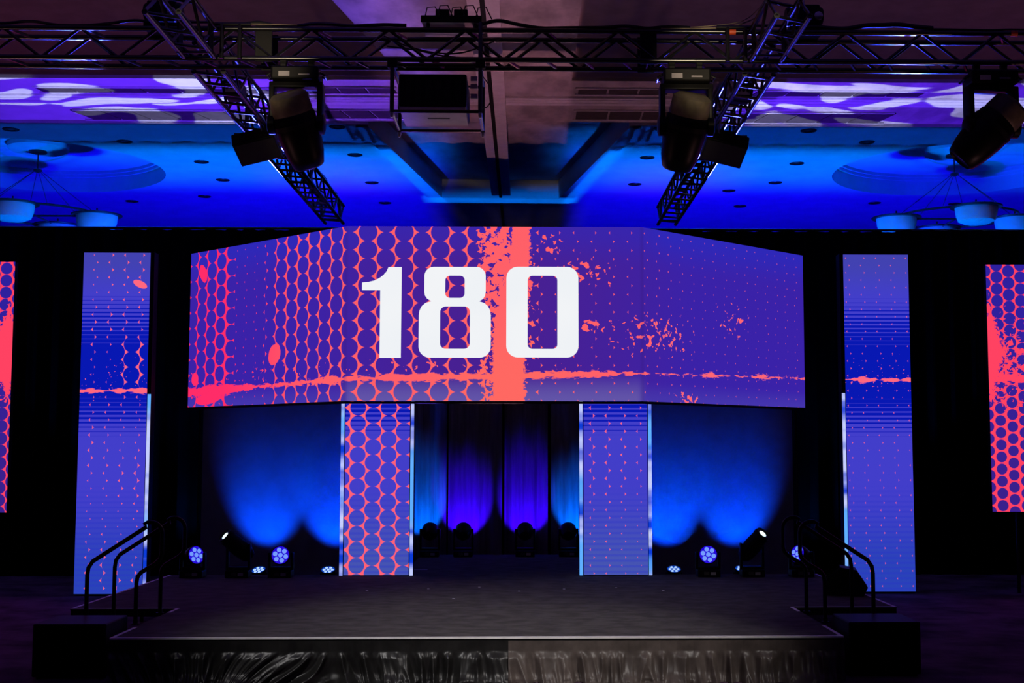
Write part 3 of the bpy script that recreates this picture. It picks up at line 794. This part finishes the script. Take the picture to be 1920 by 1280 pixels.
# ------------------------------------------------------------------ lamps
def yoke(m, half, drop, th, dep):
    m.b(-half-th, half+th, -dep/2, dep/2, -.06, 0, .015)
    for s in (-1, 1):
        m.b(s*half, s*(half+th), -dep/2, dep/2, -drop, -.03, .015)
        m.lathe([(dep*.62, 0), (dep*.62, th*1.1), (dep*.45, th*1.35)], 20, Matrix.Translation((s*half, 0, -drop)) @ Matrix.Rotation(s*PI/2, 4, 'Y'))
    return m
def hung_head(label, loc, direction, pan):
    t = thing('moving_head_lamp', label, 'stage lamp', loc)
    b = MB().b(-.24, .24, -.16, .16, -.14, 0, .02).build('base', 'black_plastic', t)
    MB().b(-.16, -.05, -.164, -.158, -.11, -.06).build('display', 'projector_grey', b)
    MB().b(.04, .15, -.164, -.158, -.10, -.085).build('buttons', 'projector_grey', b)
    for s in (-1, 1):
        cl = MB().b(s*.14-.03, s*.14+.03, -.03, .03, 0, .06, .005).lathe([(.036, -.03), (.036, .03)], 14, Matrix.Translation((s*.14, 0, .085)) @ Matrix.Rotation(PI/2, 4, 'Y')).build('clamp', 'black_paint', t)
        MB().tube([(s*.24, -.08, -.05), (s*.29, -.08, -.08), (s*.29, .08, -.08), (s*.24, .08, -.05)], .011, 6).build('handle', 'black_plastic', t)
    y = yoke(MB(), .215, .42, .055, .17).build('yoke', 'black_plastic', t, (0, 0, -.14), (0, 0, pan), smooth=True)
    q = aim(direction)
    prof = [(0, .33), (.15, .325), (.195, .29), (.205, .14), (.20, .11), (.215, .09), (.22, -.10), (.19, -.32), (.155, -.44), (.13, -.46), (.125, -.44), (0, -.43)]
    hd = MB().lathe(prof[4:], 32).build('head', 'black_plastic', t, (0, 0, -.56), q.to_euler(), smooth=True)
    MB().lathe(prof[:5]+[(.19, .10)], 32).build('rear_cover', 'head_cover', hd, smooth=True)
    MB().lathe([(0, -.435), (.12, -.432)], 24).build('lens', 'steel', hd, smooth=True)
    MB().lathe([(.221, .02), (.227, .02), (.227, -.03), (.221, -.03)], 32, cap=False).build('seam_ring', 'black_paint', hd, smooth=True)
    return t
hung_head('large moving head lamp under the truss, left of the projector, pointing down', (-1.90, 13.02, 5.94), (.28, .45, -1), 0)
hung_head('large moving head lamp under the truss, right of the projector, pointing down', (2.05, 13.02, 5.94), (-.20, .45, -1), 0)
hung_head('large moving head lamp tilted leftward at the right end of the truss', (5.18, 13.02, 5.94), (-.95, .25, -1), R(8))

def floor_head(label, loc, direction, kind, sc=1.0):
    t = thing('moving_head_lamp', label, 'stage lamp', loc)
    b = MB().b(-.155, .155, -.13, .13, 0, .10, .012).build('base', 'black_plastic', t)
    MB().b(-.07, .0, -.134, -.128, .03, .075).build('display', 'slot_dark', b)
    MB().b(.02, .09, -.134, -.128, .03, .07).build('sockets', 'projector_grey', b)
    hz = .285 if kind == 'wash' else .40
    half = .135 if kind == 'wash' else .13
    y = MB()
    y.b(-half-.035, half+.035, -.05, .05, .10, .14, .012)
    for s in (-1, 1): y.b(s*half, s*(half+.035), -.055, .055, .11, hz+.05, .014)
    y.build('yoke', 'black_plastic', t, smooth=True)
    q = aim(direction)
    if kind == 'wash':
        prof = [(0, .13), (.07, .125), (.105, .08), (.125, .0), (.13, -.07), (.122, -.085), (.118, -.075), (0, -.072)]
        hd = MB().lathe(prof, 28).build('head', 'black_plastic', t, (0, 0, hz), q.to_euler(), smooth=True)
        MB().lathe([(0, -.0745), (.116, -.0765)], 28).build('lens_plate', 'led_rim', hd)
        for k in range(7):
            a = k*PI/3+.25; rr = 0 if k == 6 else .073
            MB().lathe([(0, -.092), (.02, -.090), (.031, -.0775)], 14).build('lens_cell', 'led_cell', hd, (rr*math.cos(a), rr*math.sin(a), 0), smooth=True)
    elif kind == 'beam':
        prof = [(0, .22), (.08, .21), (.11, .15), (.12, .0), (.112, -.15), (.10, -.27), (.092, -.275), (.088, -.26), (0, -.255)]
        hd = MB().lathe(prof, 28).build('head', 'black_plastic', t, (0, 0, hz), q.to_euler(), smooth=True)
        MB().lathe([(0, -.262), (.05, -.259), (.058, -.2565)], 24).build('lens', 'beam_lens', hd, smooth=True)
        MB().lathe([(.1, -.2), (.113, -.2), (.113, -.24), (.1, -.24)], 28, cap=False).build('lens_collar', 'black_paint', hd, smooth=True)
    else:  # head turned away, showing its rounded back
        prof = [(0, .15), (.08, .14), (.125, .07), (.135, .0), (.13, -.08), (.12, -.09), (0, -.085)]
        hd = MB().lathe(prof, 28).build('head', 'black_plastic', t, (0, 0, hz), q.to_euler(), smooth=True)
    return t
Yl = 17.86
floor_head('wash lamp with blue lens cells turned right, leftmost on the stage edge', (-4.05, Yl, .4), (.75, -.70, .25), 'wash')
floor_head('beam lamp with glowing white lens raised leftward, beside the left handrails', (-3.44, Yl, .4), (-.62, -.45, .62), 'beam')
floor_head('wash lamp with seven blue lens cells facing the audience, left of the ring pillar', (-2.87, Yl, .4), (.05, -1, .22), 'wash')
floor_head('wash lamp with seven blue lens cells facing the audience, right of the dotted pillar', (2.90, Yl, .4), (-.05, -1, .22), 'wash')
floor_head('beam lamp with glowing white lens raised rightward, beside the right handrails', (3.50, Yl, .4), (.50, -.50, .70), 'beam')
floor_head('wash lamp with blue lens cells turned aside, rightmost on the stage edge', (4.17, Yl, .4), (-.80, -.55, .30), 'wash')
back = [(-1.36, 'dark lamp half hidden behind the ring pillar, aimed at the curtains'), (-.58, 'dark lamp before the violet curtains, left of the centre gap'),
        (.42, 'dark lamp before the violet curtains, right of the centre gap'), (1.22, 'dark lamp half hidden behind the dotted pillar, aimed at the curtains')]
for i, (x, lab) in enumerate(back):
    x = max(-1.12, min(1.12, x))
    floor_head(lab, (x, 21.35, .4), (0, 1, .5), 'back')
    col, pw = ((.0, .11, 1.0), 200) if i in (0, 3) else ((.035, .0, 1.0), 200)
    spot('curtain_beam', (x+(-.2 if i == 0 else .2 if i == 3 else 0), 21.50, .62), (x+(-.25 if i == 0 else .2 if i == 3 else 0), 22.1, 1.13), col, pw, 66, .4, .03)

def par(label, loc, power, bias):
    t = thing('floor_par_lamp', label, 'stage lamp', loc)
    MB().b(-.10, .10, -.09, .09, 0, .025, .006).build('base_plate', 'black_plastic', t)
    for s in (-1, 1):
        MB().b(s*.118-.006, s*.118+.006, -.02, .02, .0, .25, .003).build('bracket', 'black_paint', t)
    d = (bias, -.5, 1)
    q = aim(d)
    hd = MB().lathe([(0, .10), (.07, .10), (.105, .04), (.112, -.06), (.108, -.065), (.104, -.05), (0, -.05)], 28).build('housing', 'black_plastic', t, (0, 0, .25), q.to_euler(), smooth=True)
    MB().lathe([(0, -.0515), (.102, -.0525)], 28).build('lens_plate', 'par_rim', hd)
    for k in range(7):
        a = k*PI/3; rr = 0 if k == 6 else .062
        MB().lathe([(0, -.066), (.015, -.064), (.024, -.0535)], 12).build('lens_cell', 'par_cell', hd, (rr*math.cos(a), rr*math.sin(a), 0), smooth=True)
    x, y, z = loc
    spot('drape_uplight', (x, y+.10, .34), (x+bias*.5, y+.87, .34+.84), (.0, .05, 1.0), power*1.75, 64, .75, .04)
par('floor uplight behind the stage below the left backdrop, nearer the handrails', (-3.63, 20.2, 0), 240, -.1)
par('floor uplight behind the stage beside the ring pillar', (-2.58, 20.2, 0), 300, 0)
par('floor uplight behind the stage beside the dotted pillar', (2.70, 20.2, 0), 320, 0)
par('floor uplight behind the stage below the right backdrop, nearer the handrails', (3.74, 20.2, 0), 260, .1)

# flat black panel lamps on the receding trusses
for s, side in ((-1, 'left'), (1, 'right')):
    t = thing('panel_lamp', 'flat black panel lamp hung from the receding %s truss' % side, 'stage lamp', (s*2.87+(-.0), 15.8, 5.98))
    q = (R(-28), R(s*14), 0)
    body = MB().b(-.26, .26, -.20, .20, -.09, .09, .012).build('housing', 'black_plastic', t, (s*.0, 0, -.17), q)
    MB().b(-.24, .24, -.18, .18, -.094, -.088).build('front_glass', 'gap_black', body)
    m = MB().tube([(-.28, 0, -.17), (-.28, 0, -.02), (.28, 0, -.02), (.28, 0, -.17)], .014, 6)
    m.build('bracket', 'truss_black', t)
    MB().lathe([(.034, -.03), (.034, .03)], 14, Matrix.Translation((0, 0, .0)) @ Matrix.Rotation(PI/2, 4, 'X')).build('clamp', 'black_paint', t)

# ------------------------------------------------------------------ projector rig
pj = thing('projector', 'large projector hung in a pipe frame under the centre of the truss', 'projector', (-.5, 13.35, 5.5))
bd = MB().b(-.37, .32, -.36, .36, .06, .40, .02).build('body', 'black_plastic', pj)
MB().b(-.36, .31, -.35, .35, .030, .062, .006).build('underside', 'projector_grey', bd)
MB().b(-.10, .13, -.02, .01, .026, .031).build('maker_plate', 'black_paint', bd)
for kx in range(6):
    MB().b(-.30+kx*.10, -.24+kx*.10, -.364, -.358, .12, .34).build('vent', 'gap_black', bd)
MB().lathe([(.09, 0), (.10, .02), (.10, .14), (.08, .16), (0, .15)], 24, Matrix.Translation((-.02, .36, .22)) @ Matrix.Rotation(-PI/2, 4, 'X')).build('lens', 'black_paint', bd, smooth=True)
for x in (-.43, .46):
    for y in (-.41, .40):
        MB().tube([(x, y, -.02), (x, y, .92 if x > 0 and y < 0 else .54)], .022).build('frame_post', 'truss_black', pj)
        MB().lathe([(.012, -.07), (.02, -.05), (.02, -.02)], 10).build('frame_bolt', 'steel', pj, (x, y, 0))
for y in (-.40, .40):
    for z in (0, .48): MB().tube([(-.45, y, z), (.48, y, z)], .018).build('frame_bar', 'truss_black', pj)
for x in (-.43, .46):
    for z in (0, .48): MB().tube([(x, -.42, z), (x, .42, z)], .018).build('frame_bar', 'truss_black', pj)
for s in (-.43, .46):
    MB().b(s-.05, s+.05, -.44, -.36, .44, .54, .01).build('pipe_clamp', 'black_paint', pj)
for z in (.16, .26, .34):
    MB().b(.36, .43, -.38, -.34, z-.02, z+.03, .005).build('power_connector', 'projector_grey', pj)
tr = thing('equipment_tray', 'small equipment tray with boxes and wires on top of the truss above the projector', 'tray', (-.34, 13.25, 6.44))
MB().b(-.30, .30, -.26, .40, 0, .03, .005).build('tray', 'projector_grey', tr)
MB().b(-.31, .31, -.28, -.26, -.01, .06, .003).build('tray_lip', 'black_paint', tr)
for i, x in enumerate((-.10, .09)):
    MB().b(x-.07, x+.07, -.16, .08, .03, .17, .01).build('control_box', 'black_plastic', tr)
for x in (-.24, .24):
    MB().tube([(x, -.2, -.05), (x, -.2, .0)], .02).build('post', 'truss_black', tr)
for k in range(5):
    x0 = -.28+k*.13; m_ = .10+.05*(k % 2)
    MB().tube([(x0, -.2, .03), (x0+.03, -.22, .12+m_*.4), (x0+.11, -.22, .14+m_*.3), (x0+.17, -.2, .05)], .006, 6).build('wire', 'cable_rubber', tr, smooth=True)

# ------------------------------------------------------------------ cables on the truss
def cable(label, pts, r=.009, mat='cable_rubber', group='cables along the front truss'):
    P = []
    pts = [Vector(p) for p in pts]
    for i in range(len(pts)-1):
        p0 = pts[max(i-1, 0)]; p1 = pts[i]; p2 = pts[i+1]; p3 = pts[min(i+2, len(pts)-1)]
        for k in range(6):
            t = k/6
            P.append(.5*((2*p1)+(p2-p0)*t+(2*p0-5*p1+4*p2-p3)*t*t+(3*p1-p0-3*p2+p3)*t**3))
    P.append(pts[-1])
    tag(MB().tube(P, r, 6).build('cable', mat, smooth=True), label, 'cable', group)
rnd = random.Random(5)
def run(x0, x1, n, zb=6.385, y=13.0, amp=.02):
    return [(x0+(x1-x0)*i/n, y+rnd.uniform(-.02, .02), zb+abs(rnd.gauss(0, amp))) for i in range(n+1)]
cable('thick black cable lying along the truss top left of the left junction', run(-7.4, -3.3, 16), .016)
cable('black cable bundle on the truss top between left junction and projector', run(-2.5, -.8, 9, 6.39, 13.02, .025), .02)
cable('black cable bundle on the truss top right of the projector', run(-.1, 2.1, 10, 6.39, 13.02, .03), .02)
cable('bulky black cable coil lying on the truss right of the right junction', run(3.2, 4.6, 8, 6.40, 13.02, .04), .026)
cable('thin black cable along the truss right end', run(4.6, 7.4, 10), .012)
cable('tan cables curving down from the right hoist onto the truss', [(3.0, 13.0, 6.95), (2.98, 13.0, 6.75), (2.85, 13.0, 6.55), (2.55, 13.0, 6.42), (2.2, 13.0, 6.39), (1.8, 13.0, 6.385)], .007, 'cable_tan')
cable('second tan cable curving down from the right hoist onto the truss', [(2.94, 12.97, 6.95), (2.88, 12.97, 6.7), (2.7, 12.97, 6.5), (2.5, 12.97, 6.43), (2.1, 12.97, 6.39)], .005, 'cable_tan')
cable('tan cable strung from the left junction along the truss top', [(-3.15, 12.97, 6.46), (-2.9, 12.97, 6.42), (-2.6, 12.97, 6.40), (-2.2, 12.97, 6.395), (-1.9, 12.97, 6.39)], .007, 'cable_tan')
cable('black wire sagging inside the truss above the projector', [(-1.05, 13.1, 6.33), (-.8, 13.1, 6.22), (-.5, 13.1, 6.15), (-.2, 13.1, 6.16), (.15, 13.1, 6.3)], .008)
cable('second black wire sagging inside the truss above the projector', [(-1.0, 13.05, 6.2), (-.7, 13.05, 6.16), (-.4, 13.05, 6.10), (-.1, 13.05, 6.08)], .008)
cable('looped black wire hanging beside the projector frame', [(-.02, 12.92, 5.86), (.06, 12.92, 5.74), (.07, 12.92, 5.62), (.03, 12.92, 5.54), (-.03, 12.92, 5.53)], .006)

# ------------------------------------------------------------------ clutter on the receding trusses
for s, side in ((-1, 'left'), (1, 'right')):
    x0 = s*2.875
    t = thing('junction_box', 'small black junction box strapped inside the receding %s truss' % side, 'junction box', (x0, 14.55, 6.06))
    MB().b(-.10, .10, -.16, .16, 0, .17, .01).build('case', 'black_plastic', t)
    MB().b(-.07, .07, -.166, -.158, .03, .13).build('socket_panel', 'projector_grey', t)
    for k in range(3):
        MB().lathe([(.018, 0), (.018, .012)], 12, Matrix.Translation((-.05+.05*k, -.166, .08)) @ Matrix.Rotation(PI/2, 4, 'X')).build('socket', 'gap_black', t)
    for k in range(2):
        pts = [(x0+s*(.08-.2*k)+rnd.uniform(-.03, .03), 13.5+i*.62, 6.36+abs(rnd.gauss(0, .015))) for i in range(14)]
        cable('%s black cable lying on the receding %s truss' % (('outer', 'inner')[k], side), pts, .016, group='cables along the receding trusses')
    pts = [(x0-s*.13, 14.7, 6.12), (x0-s*.16, 15.0, 5.99), (x0-s*.13, 15.4, 5.93), (x0-s*.06, 15.75, 5.98)]
    cable('black wire sagging from the %s junction box to its panel lamp' % side, pts, .01, group='cables along the receding trusses')
# orange tape bands on the front truss
ft = next(o for o in bpy.data.objects if o.name == 'box_truss')
for x in (2.53, 5.43):
    MB().tube([(x+7.6-.035, 0, .305), (x+7.6+.035, 0, .305)], .0295, 12).build('tape_band', 'orange_band', ft)['label'] = 'orange tape band'
